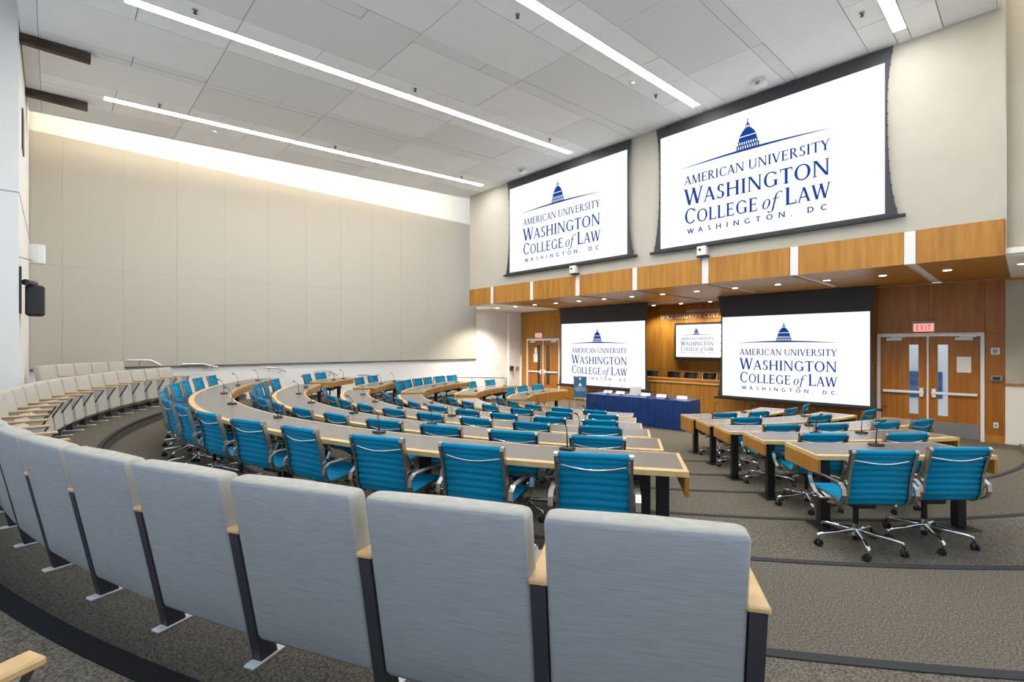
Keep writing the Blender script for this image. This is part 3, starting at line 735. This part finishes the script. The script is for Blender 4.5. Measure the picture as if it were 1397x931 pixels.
# ------------------------------------------------------------------ desk rows
def arc_solid(mb, r0, r1, a0, a1, z0, z1, st=2.0):
    n = max(1, int(math.ceil((a1 - a0) / st))); vs = []; fs = []
    for i in range(n + 1):
        a = a0 + (a1 - a0) * i / n
        vs += [pol(r0, a, z0), pol(r1, a, z0), pol(r1, a, z1), pol(r0, a, z1)]
    for i in range(n):
        p, q = 4*i, 4*(i+1)
        for k in range(4): fs.append((p+k, q+k, q+(k+1) % 4, p+(k+1) % 4))
    fs += [(0,1,2,3), (4*n+3, 4*n+2, 4*n+1, 4*n)]
    return mb.add(vs, fs)
def desk(row, a0, a1, label, group, legs=None):
    ro = RO[row]; ri = ro - .60; zt = TOPZ[row]; zf = FLZ[row]; dg = 180 / math.pi
    t = thing('curved_desk', label, 'desk', pol((ro + ri) / 2, (a0 + a1) / 2, zf), 0, group)
    off = Vector(t.location)
    def sub(nm, mb, m):
        me = mb.mesh(nm, m); me.transform(Matrix.Translation(-off)); fix_normals(me); return add(nm, me, t)
    eb = .028 / ro * dg; ap = .27 if row == 5 else .13
    sub('desktop', arc_solid(MB(), ri + .025, ro - .075, a0 + eb, a1 - eb, zt - .035, zt), 'laminate')
    sub('outer_edge', arc_solid(MB(), ro - .075, ro, a0, a1, zt - .037, zt - .001), 'wood_edge')
    sub('inner_edge', arc_solid(MB(), ri, ri + .025, a0, a1, zt - .037, zt - .001), 'wood_edge')
    for e0, e1 in ((a0, a0 + eb), (a1 - eb, a1)):
        sub('end_edge', arc_solid(MB(), ri + .025, ro - .075, e0, e1, zt - .037, zt - .001), 'wood_edge')
        sub('end_panel', arc_solid(MB(), ri, ro - .0, e0, e1, zt - .037 - ap, zt - .037), 'wood')
    sub('front_apron', arc_solid(MB(), ri, ri + .025, a0 + eb, a1 - eb, zt - .037 - ap, zt - .037), 'wood')
    Larc = rad(a1 - a0) * ro; nl = max(2, int(round(Larc / 2.2)) + 1)
    for i in range(nl):
        ins = .16 / ro * dg
        a = (a0 + ins) + (a1 - a0 - 2 * ins) * i / (nl - 1)
        end = i in (0, nl - 1); rl = ro - (.20 if end else .42); x, y, _ = pol(rl, a); ar = rad(a); R = Matrix.Translation((x, y, 0)) @ Matrix.Rotation(ar, 4, 'Z')
        mb = MB().rbox(-.045, .045, -.04, .04, zf + .012, zt - .037, .008)
        mb.box(-.03, .03, -.04 if end else -.22, .36 if end else .14, zt - .075, zt - .037)
        me = mb.mesh('leg', 'black_metal'); me.transform(Matrix.Translation(-off) @ R); lg = add('leg', me, t)
        me = MB().rbox(-.10, .10, -.13, .13, zf, zf + .012, .004).mesh('foot_plate', 'black_metal'); me.transform(Matrix.Translation(-off) @ R); add('foot_plate', me, lg)
    return t
R_SPAN = [(-40, 33.9), (-37, 33.5), (-34, 33.1), (-32.5, 32.5), (-31.5, 31.5), (-30, 30)]
S_SPAN = {1: (-53.3, -43.4), 2: (-61, -40.5), 3: (-77, -40), 4: (-85, -44.5), 5: (-100, -46)}
T_SPAN = {1: (41.9, 52.2), 2: (42.5, 61), 3: (43.1, 77), 4: (45, 85), 5: (48.5, 98)}
RW = ['rearmost', 'second', 'third', 'fourth', 'fifth', 'frontmost']
for k in range(6): desk(k, *R_SPAN[k], RW[k] + ' curved desk of the middle block, counted from the theatre seats', 'middle block desks')
for k in range(1, 6):
    desk(k, *S_SPAN[k], ORD[k] + ' short curved desk by the white left wall, counted from the back', 'left block desks')
    desk(k, *T_SPAN[k], ORD[k] + ' curved desk right of the aisle, counted from the nearest', 'right block desks')

# ------------------------------------------------------------------ teal chairs
def seat_at(row, a, dr, label, group, jit=5):
    r = RO[row] + dr - .31
    make_chair(CH, pol(r, a, FLZ[row]), rad(a + random.uniform(-jit, jit)), label, 'chair', group)
def lin(a, st, n): return [a - st * i for i in range(n)]
RC = [lin(30.4, 4.45, 15), lin(29.8, 4.9, 14), lin(28.8, 5.65, 11), lin(27.5, 6.45, 9), lin(25.7, 8.3, 7), [20, 9, -2.5, -13.5, -24.5]]
for k in range(6):
    for i, a in enumerate(RC[k]):
        seat_at(k, a, .33, 'teal swivel chair, %s from the right end of the %s middle desk' % (ORD[i + 1], RW[k]), 'teal chairs of the middle block')
SCH = {1: [-46.3, -50.9], 2: [-49.8, -56], 3: [-51.6, -57.0, -62.4, -67.8, -73.2, -78.6], 4: [-70.8, -81.4], 5: [-68.8, -80.0, -91.2]}
for k in SCH:
    for i, a in enumerate(SCH[k]):
        seat_at(k, a, .45 if k == 3 else .28, 'teal swivel chair, %s from the aisle at the %s desk by left wall' % (ORD[i + 1], ORD[k]), 'teal chairs by the left wall')
TCH = {1: [43.1, 47.3], 2: [45.6, 51.9], 3: [47.7, 53.6, 61, 67], 4: [50.4, 65.0, 80.2], 5: [55.9, 67.4, 82, 95]}
for k in TCH:
    for i, a in enumerate(TCH[k]):
        seat_at(k, a, (0, .53 if i == 0 else .40, .42, .36, .33, .33)[k], 'teal swivel chair, %s from the aisle at the %s desk of right block' % (ORD[i + 1], ORD[k]), 'teal chairs of the right block', 3)

# ------------------------------------------------------------------ gooseneck microphones
gm = MB().tube([(0,0,.02), (0,.0,.10), (0,.012,.17), (0,.04,.22), (0,.075,.245)], [.006,.005,.004,.004,.005], 6).mesh('gooseneck', 'black_metal', True)
gb = MB().rbox(-.055, .055, -.045, .045, 0, .022, .006).mesh('mic_base', 'black_plastic')
gh = MB().cyl((0,.07,.243), (0,.115,.262), .008, .010, 8).mesh('mic_head', 'black_plastic')
def mic(loc, rz, label, group):
    t = thing('microphone', label, 'microphone', loc, rz, group)
    add('mic_base', gb, t); add('gooseneck', gm, t); add('mic_head', gh, t)
MR = [[28.7, 17.4, 6.8, -4.1, -15.1, -26.2, -34.9], [27.9, 15.0, 4.1, -7.4, -19.3, -30.5], [20.3, 9.0, -2.3, -11.7, -24.0], [24, 11, -1.5, -14], [21.5, 4.5, -11.5], [15, 3, -18]]
for k in range(6):
    for i, a in enumerate(MR[k]): mic(pol(RO[k] - .48, a, TOPZ[k]), rad(a + 180 + random.uniform(-25, 25)), 'gooseneck microphone, %s from the right end on the %s middle desk' % (ORD[i + 1], RW[k]), 'microphones on the middle desks')
MS = {1: [-46.8, -51], 2: [-48.5, -56], 3: [-56.2, -64, -71], 4: [-55, -80], 5: [-62, -82]}
for k in MS:
    for i, a in enumerate(MS[k]): mic(pol(RO[k] - .45, a, TOPZ[k]), rad(a + 180), 'gooseneck microphone, %s from the aisle on the %s desk by left wall' % (ORD[i + 1], ORD[k]), 'microphones by the left wall')
MT = {1: [47.3], 2: [54.0, 49.2], 3: [57.0, 71], 4: [57, 73], 5: [61, 76]}
for k in MT:
    for i, a in enumerate(MT[k]): mic(pol(RO[k] - .45, a, TOPZ[k]), rad(a + 180), 'gooseneck microphone, %s from the aisle on the %s desk of right block' % (ORD[i + 1], ORD[k]), 'microphones of the right block')

# ------------------------------------------------------------------ theatre seats
def bent_back(nm, m0):
    """leaning upholstered back: rounded slab, rear face towards -y"""
    hw, th = .262, .11; z0, z1 = .12, .86; nz, nx = 10, 8; vs = []; fs = []
    def yc(z): return -.142 + (.86 - z) * .20
    rows = []
    for i in range(nz + 1):
        u = (0, .012, .035, .2, .35, .5, .65, .8, .965, .988, 1)[i]; z = z0 + (z1 - z0) * u
        ring = []
        ez = (0, .72, 1)[min(2, min(i, nz - i))]
        t = th / 2 * (.62 + .38 * ez); w_ = hw - .014 * (1 - ez)
        for x, y_ in ((-w_, -t*.62), (-w_ + .006, -t*.88), (-w_ + .018, -t), (0, -t - .002), (w_ - .018, -t), (w_ - .006, -t*.88), (w_, -t*.62),
                      (w_, t*.55), (w_ - .012, t*.9), (w_ - .035, t), (0, t + .012), (-w_ + .035, t), (-w_ + .012, t*.9), (-w_, t*.55)):
            ring.append((x, yc(z) + y_, z))
        rows.append(ring)
    n = 14
    for r_ in rows: vs += r_
    for i in range(nz):
        for k in range(n): fs.append((i*n+k, i*n+(k+1) % n, (i+1)*n+(k+1) % n, (i+1)*n+k))
    fs += [tuple(range(n))[::-1], tuple(range(nz*n, (nz+1)*n))]
    me = bpy.data.meshes.new(nm); me.from_pydata(vs, [], fs)
    me.materials.append(MAT['seat_fabric']); me.materials.append(MAT['seat_rear_grey'])
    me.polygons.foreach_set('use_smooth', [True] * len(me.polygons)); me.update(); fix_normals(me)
    for p_ in me.polygons: p_.material_index = 1 if p_.normal.y < -.6 else 0  # faces turned to the rear take the darker grey, the others beige
    return me
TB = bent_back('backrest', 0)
def seat_cushion():
    mb = MB()   # tipped up cushion in front of the back
    b = [(-.235, .02, .22), (.235, .02, .22), (.235, .165, .20), (-.235, .165, .20)]; t_ = [(-.235, -.02, .60), (.235, -.02, .60), (.235, .12, .625), (-.235, .12, .625)]
    mb.hexa([(x, y + .06, z) for x, y, z in b], [(x, y + .06, z) for x, y, z in t_])
    me = mb.mesh('seat_cushion', 'seat_fabric')
    import bmesh
    bm = bmesh.new(); bm.from_mesh(me); bmesh.ops.bevel(bm, geom=bm.edges[:], offset=.022, segments=3, affect='EDGES'); bm.to_mesh(me); bm.free()
    return me
TCU = seat_cushion()
PXO = .285
def post_meshes(sx):
    x0, x1 = sx * PXO - .021, sx * PXO + .021
    yb = lambda z: -.195 + (.86 - z) * .20
    mb = MB(); mb.hexa([(x0, yb(.012), .012), (x1, yb(.012), .012), (x1, yb(.012) + .09, .012), (x0, yb(.012) + .09, .012)],
                       [(x0, yb(.612), .612), (x1, yb(.612), .612), (x1, yb(.612) + .09, .612), (x0, yb(.612) + .09, .612)])
    post = mb.mesh('arm_post', 'seat_post')
    mb = MB(); mb.hexa([(x0 + .006, .02, .30), (x1 - .006, .02, .30), (x1 - .006, .12, .30), (x0 + .006, .12, .30)],
                       [(x0 + .006, -.05, .611), (x1 - .006, -.05, .611), (x1 - .006, .30, .611), (x0 + .006, .30, .611)])
    side = mb.mesh('side_panel', 'seat_side')
    mb = MB(); mb.hexa([(x0 + .003, .118, .30), (x1 - .003, .118, .30), (x1 - .003, .135, .30), (x0 + .003, .135, .30)],
                       [(x0 + .003, .298, .611), (x1 - .003, .298, .611), (x1 - .003, .315, .611), (x0 + .003, .315, .611)])
    edge = mb.mesh('panel_edge', 'beam_wood')
    mb = MB().rbox(x0 - .008, x1 + .008, -.150, .33, .614, .634, .005); cap = mb.mesh('arm_cap', 'wood_arm')
    mb = MB().rbox(x0 - .004, x1 + .004, -.07, .20, 0, .012, .003); mb.cyl((sx * PXO, -.05, .012), (sx * PXO, -.05, .018), .010, n=8); mb.cyl((sx * PXO, .18, .012), (sx * PXO, .18, .018), .010, n=8)
    foot = mb.mesh('foot_plate', 'white_metal')
    return post, side, cap, foot, edge
PL, PR = post_meshes(-1), post_meshes(1)
def theatre(r, a, z, label, group, both=False, sx=1.0):
    t = thing('theatre_seat', label, 'seat', pol(r, a, z), rad(a), group); t.scale = (sx, 1, 1)
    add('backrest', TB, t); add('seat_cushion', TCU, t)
    for me, nm in zip(PL, ('arm_post', 'side_panel', 'arm_cap', 'foot_plate', 'panel_edge')): add(nm, me, t)
    if both:
        for me, nm in zip(PR, ('arm_post', 'side_panel', 'arm_cap', 'foot_plate', 'panel_edge')): add(nm, me, t)
    return t
AN = [32.1 - 3.16 * k for k in range(7)]; a = AN[-1] - 2.95
while a > -38.3: AN.append(a); a -= 2.64
for i, a in enumerate(AN):
    theatre(11.86, a, ZA, 'grey upholstered theatre seat, %s from the camera end of the lower seat row' % ORD[i + 1], 'lower row of theatre seats', i == 0, 1.16 if i < 7 else .97)
for i, a in enumerate((-37.2, -34.75, -32.3, -29.85, -27.4)):
    theatre(12.95, a, ZB, 'beige theatre seat in the upper row at far left, %s from the handrail' % ORD[i + 1], 'upper row of theatre seats', i == 0)
theatre(13.24, 25.6, ZB, 'theatre seat at the bottom left corner, only its wooden arm in view', 'upper row of theatre seats', True)

# ------------------------------------------------------------------ blue skirted table
BT = thing('skirted_table', 'long table with glossy blue pleated skirt on the front floor', 'table', (-7.35, 11.80, 0), rad(4))
hx, hy_ = 1.50, .38; ht = .75
obj('table_top', MB().rbox(-hx, hx, -hy_, hy_, ht - .02, ht, .006), 'cloth_blue', BT)
per = []; stp = .02
def addside(p, q):
    n = int((Vector(q) - Vector(p)).length / stp); 
    for k in range(n): per.append(Vector(p).lerp(Vector(q), k / n))
cs = [(-hx, -hy_), (hx, -hy_), (hx, hy_), (-hx, hy_)]
for k in range(4): addside(cs[k], cs[(k + 1) % 4])
mb = MB(); vs = []; n = len(per); nz = 6
ph = [random.uniform(-.6, .6) for _ in range(n)]
for j in range(nz + 1):
    u = j / nz; z = ht - .004 - u * (ht - .012)
    for k, p in enumerate(per):
        c = Vector((p.x / hx, p.y / hy_)); d = Vector((1 if abs(p.x) > hx - 1e-4 else 0, 1 if abs(p.y) > hy_ - 1e-4 else 0))
        nrm = Vector((math.copysign(d.x, p.x), math.copysign(d.y, p.y)))
        if nrm.length > 0: nrm.normalize()
        amp = (.006 + .026 * u) * (.7 + .3 * math.sin(k * .13))
        o_ = .012 + .035 * u + amp * math.sin(k * 2 * math.pi / 6.3 + ph[k // 12 % n] * u)
        vs.append((p.x + nrm.x * o_, p.y + nrm.y * o_, z))
fs = [(j*n+k, (j+1)*n+k, (j+1)*n+(k+1) % n, j*n+(k+1) % n) for j in range(nz) for k in range(n)]
mb.add(vs, fs); o = obj('table_skirt', mb, 'cloth_blue', BT, True); fix_normals(o.data)
c4, s4 = math.cos(rad(4)), math.sin(rad(4))
def onb(x, y, z=ht): return (-7.35 + x * c4 - y * s4, 11.80 + x * s4 + y * c4, z)
for i, (x, y) in enumerate(((-1.12, .18), (-.72, .2), (.05, .24), (.55, .18), (1.15, .12))):
    t = thing('name_card', '%s white name card from the left on the blue skirted table' % ORD[i + 1], 'card', onb(x, y), rad(4), 'name cards on the blue table')
    obj('card_front', MB().hexa([(-.14,-.05,0),(.14,-.05,0),(.14,-.046,0),(-.14,-.046,0)], [(-.14,-.002,.075),(.14,-.002,.075),(.14,.002,.075),(-.14,.002,.075)]), 'paper', t)
    obj('card_rear', MB().hexa([(-.14,.046,0),(.14,.046,0),(.14,.05,0),(-.14,.05,0)], [(-.14,-.002,.075),(.14,-.002,.075),(.14,.002,.075),(-.14,.002,.075)]), 'paper', t)
for i, x in enumerate((-.95, -.52, .3, .85)):
    mic(onb(x, -.12), rad(20 * i), 'gooseneck microphone, %s from the left on the blue skirted table' % ORD[i + 1], 'microphones on the blue table')
t = thing('laptop', 'open grey laptop on the blue skirted table', 'laptop', onb(-.29, .12), rad(184))
obj('keyboard', MB().rbox(-.17, .17, -.12, .12, 0, .015, .004), 'laptop', t)
obj('lid', MB().hexa([(-.17,-.125,.012),(.17,-.125,.012),(.17,-.115,.012),(-.17,-.115,.012)], [(-.17,-.20,.22),(.17,-.20,.22),(.17,-.19,.22),(-.17,-.19,.22)]), 'laptop', t)

# ------------------------------------------------------------------ easel sign
ES = thing('easel_sign', 'blue sign board on a thin easel beside the blue table', 'sign', (-10.75, 13.42, 0), rad(38))
obj('board', MB().rbox(-.22, .22, -.02, 0, .32, 1.06, .004), 'sign_blue', ES)
for x0, y0, x1, y1 in ((-.2,.0,-.06,.06), (.2,.0,.06,.06), (0,.5,0,.06)): obj('easel_leg', MB().cyl((x0, y0 + .02, 0), (x1, y1, 1.1), .012, n=8), 'wood_edge', ES)
obj('easel_ledge', B(-.22, .22, -.045, .04, .29, .318), 'wood_edge', ES)
mb = MB()
for p in dome_polys(): mb.add([(px * .13, -.022, .72 + py * .10) for px, py in p], [tuple(range(len(p)))])
for runs, a, b, base, cap in (([('AMERICAN UNIVERSITY', 1)], -.17, .17, .66, .028), ([('WASHINGTON', 1)], -.17, .17, .60, .045), ([('COLLEGE OF LAW', 1)], -.17, .17, .545, .04)):
    P, wd = text_polys(runs, .02); place(mb, P, wd, a, b, base, cap, lambda u, v: (u, -.022, v))
mb.add([(-.035,-.022,1.02),(.035,-.022,1.02),(.035,-.022,.97),(0,-.022,.935),(-.035,-.022,.97)][::-1], [(0,1,2,3,4)])
obj('board_print', mb, 'paper', ES)

# ------------------------------------------------------------------ handrails on the left wall
def rail(pts, lb, posts=None):
    t = thing('handrail', lb, 'handrail', (0,0,0), 0, 'handrails on the left wall')
    X = WL + .08
    obj('rail', MB().tube([(X, y, EYE + z) for y, z in pts], .021, 8), 'steel', t)
    for y, z in (posts or []): obj('bracket', MB().tube([(WL - .06, y, EYE + z - .10), (X - .01, y, EYE + z - .09), (X, y, EYE + z - .015)], .012, 6), 'steel', t)
rail([(1.35,-.37), (1.82,-.38), (2.05,-.52)], 'short steel handrail behind the theatre seats at far left', [(1.6,-.38)])
rail([(2.5,-.50), (2.95,-.505), (3.32,-.60)], 'short bent steel handrail above the rearmost desk end', [(2.65,-.5), (3.05,-.53)])
rail([(4.55,-.66), (4.85,-.66), (5.15,-.80)], 'short bent steel handrail above the second desk, left wall', [(4.68,-.66), (4.98,-.72)])
rail([(5.98,-.80), (6.35,-.81), (6.75,-.97)], 'short bent steel handrail above the first left wall desk', [(6.12,-.81), (6.5,-.87)])
rail([(7.45,-1.0), (7.8,-1.01), (8.1,-1.14)], 'short bent steel handrail above the second left wall desk', [(7.6,-1.0)])
t = thing('handrail', 'long steel handrail on posts in the left front corner', 'handrail', (0,0,0), 0, 'handrails on the left wall')
X = WL + .12
obj('rail', MB().tube([(X, 10.3, EYE - 1.18), (X, 10.9, EYE - 1.22), (X, 14.1, EYE - 1.40), (X, 14.2, EYE - 1.45), (X, 14.2, 0.02)], .022, 8), 'steel', t)
for y in (10.45, 12.3): obj('post', MB().cyl((X, y, 0.0), (X, y, EYE - 1.2 - .056 * (y - 10.4)), .02, n=8), 'steel', t)

# ------------------------------------------------------------------ fittings on the walls
def plate(name, lb, cat, x0, x1, y0, y1, z0, z1, m, group=None, inner=None):
    t = thing(name, lb, cat, ((x0+x1)/2, (y0+y1)/2, z0), 0, group)
    dx, dy, h = (x1-x0)/2, (y1-y0)/2, z1-z0
    obj('body', MB().rbox(-dx, dx, -dy, dy, 0, h, min(.006, dx*.4, dy*.4)), m, t)
    if inner: obj('face', MB().rbox(*inner[:6], .002), inner[6], t)
    return t
plate('wall_switch', 'small white switch on the left corner wall', 'switch', WL + .03, WL + .045, 14.52, 14.62, EYE - .16, EYE - .02, 'white_plastic', None, (.006, .011, -.02, .02, .04, .10, 'grey_plastic'))
plate('sanitizer_dispenser', 'black dispenser on the white left corner wall', 'dispenser', WL + .03, WL + .14, 14.44, 14.60, EYE - 1.10, EYE - .90, 'black_plastic', None, (.03, .06, -.05, .05, -.05, .03, 'grey_plastic'))
plate('wall_plaque', 'dark plaque on the white left corner wall', 'plaque', WL + .03, WL + .045, 14.82, 15.02, EYE - 1.12, EYE - .93, 'grey_plastic', None, (.006, .010, -.08, .08, -.10, -.04, 'white_plastic'))
plate('wall_outlet', 'white wall phone plate left of the corner', 'outlet', WL - .06, WL - .04, 13.74, 13.82, EYE - 1.02, EYE - .82, 'white_plastic', None, (.008, .013, -.02, .02, .04, .08, 'grey_plastic'))
plate('alarm_horn', 'white alarm horn on wood right of the door', 'alarm', -.56, -.42, FW - .05, FW, EYE - .20, EYE - .05, 'white_plastic', None, (-.04, .04, -.03, -.024, .03, .12, 'grey_plastic'))
plate('wall_sconce', 'grey half round box on wood right of the door', 'wall box', -.56, -.38, FW - .08, FW, EYE - .78, EYE - .66, 'grey_plastic', None, (-.06, .06, -.045, -.04, .02, .09, 'black_plastic'))
plate('wall_outlet', 'white outlet low on the wood right of the door', 'outlet', -.52, -.44, FW - .02, FW, EYE - 1.82, EYE - 1.70, 'white_plastic', None, (-.02, .02, -.013, -.01, .03, .09, 'grey_plastic'))
for x, lb in ((-9.12, 'white wall camera under the upper left screen'), (-5.24, 'white wall camera between upper and lower right screens')):
    t = thing('wall_camera', lb, 'camera', (x, UP - .02, SOF1 + .02), 0, 'wall cameras')
    obj('body', MB().rbox(-.11, .11, -.16, 0, .03, .25, .012), 'white_plastic', t)
    obj('lens', MB().cyl((-.03, -.17, .17), (-.03, -.155, .17), .03), 'black_plastic', t)
    obj('bracket', B(-.13, .13, -.13, .02, 0, .03), 'black_metal', t)
# loudspeaker and lamp on the pier
t = thing('loudspeaker', 'black loudspeaker on a bracket at the white pier', 'speaker', (-11.2, PY, EYE + .48), 0)
obj('cabinet', MB().rbox(-.16, .16, .06, .29, 0, .50, .03), 'black_plastic', t)
obj('grille', MB().rbox(-.13, .13, .285, .298, .04, .46, .004), 'grey_plastic', t)
obj('bracket_arm', MB().cyl((.32, .07, .52), (.0, .17, .52), .05), 'black_metal', t)
obj('bracket_plate', B(.30, .38, 0, .03, .02, .76), 'black_metal', t)
t = thing('wall_lamp', 'white cylinder lamp on the white pier above the speaker', 'lamp', (-11.3, PY, EYE + 1.36), 0)
obj('shade', MB().cyl((0, .20, 0), (0, .20, .31), .10, n=18), 'white_plastic', t)
obj('arm', MB().tube([(.3, 0, .05), (.12, .1, .04), (0, .2, .02)], .012, 6), 'steel', t)
t = thing('wall_vent', 'narrow dark vent high on the white pier', 'vent', (-12.0, PY, EYE + 3.35), 0)
obj('frame', MB().rbox(-.25, .25, 0, .02, 0, .70, .006), 'black_metal', t)
obj('louvre', B(-.2, .2, .018, .024, .05, .65), 'grey_plastic', t)
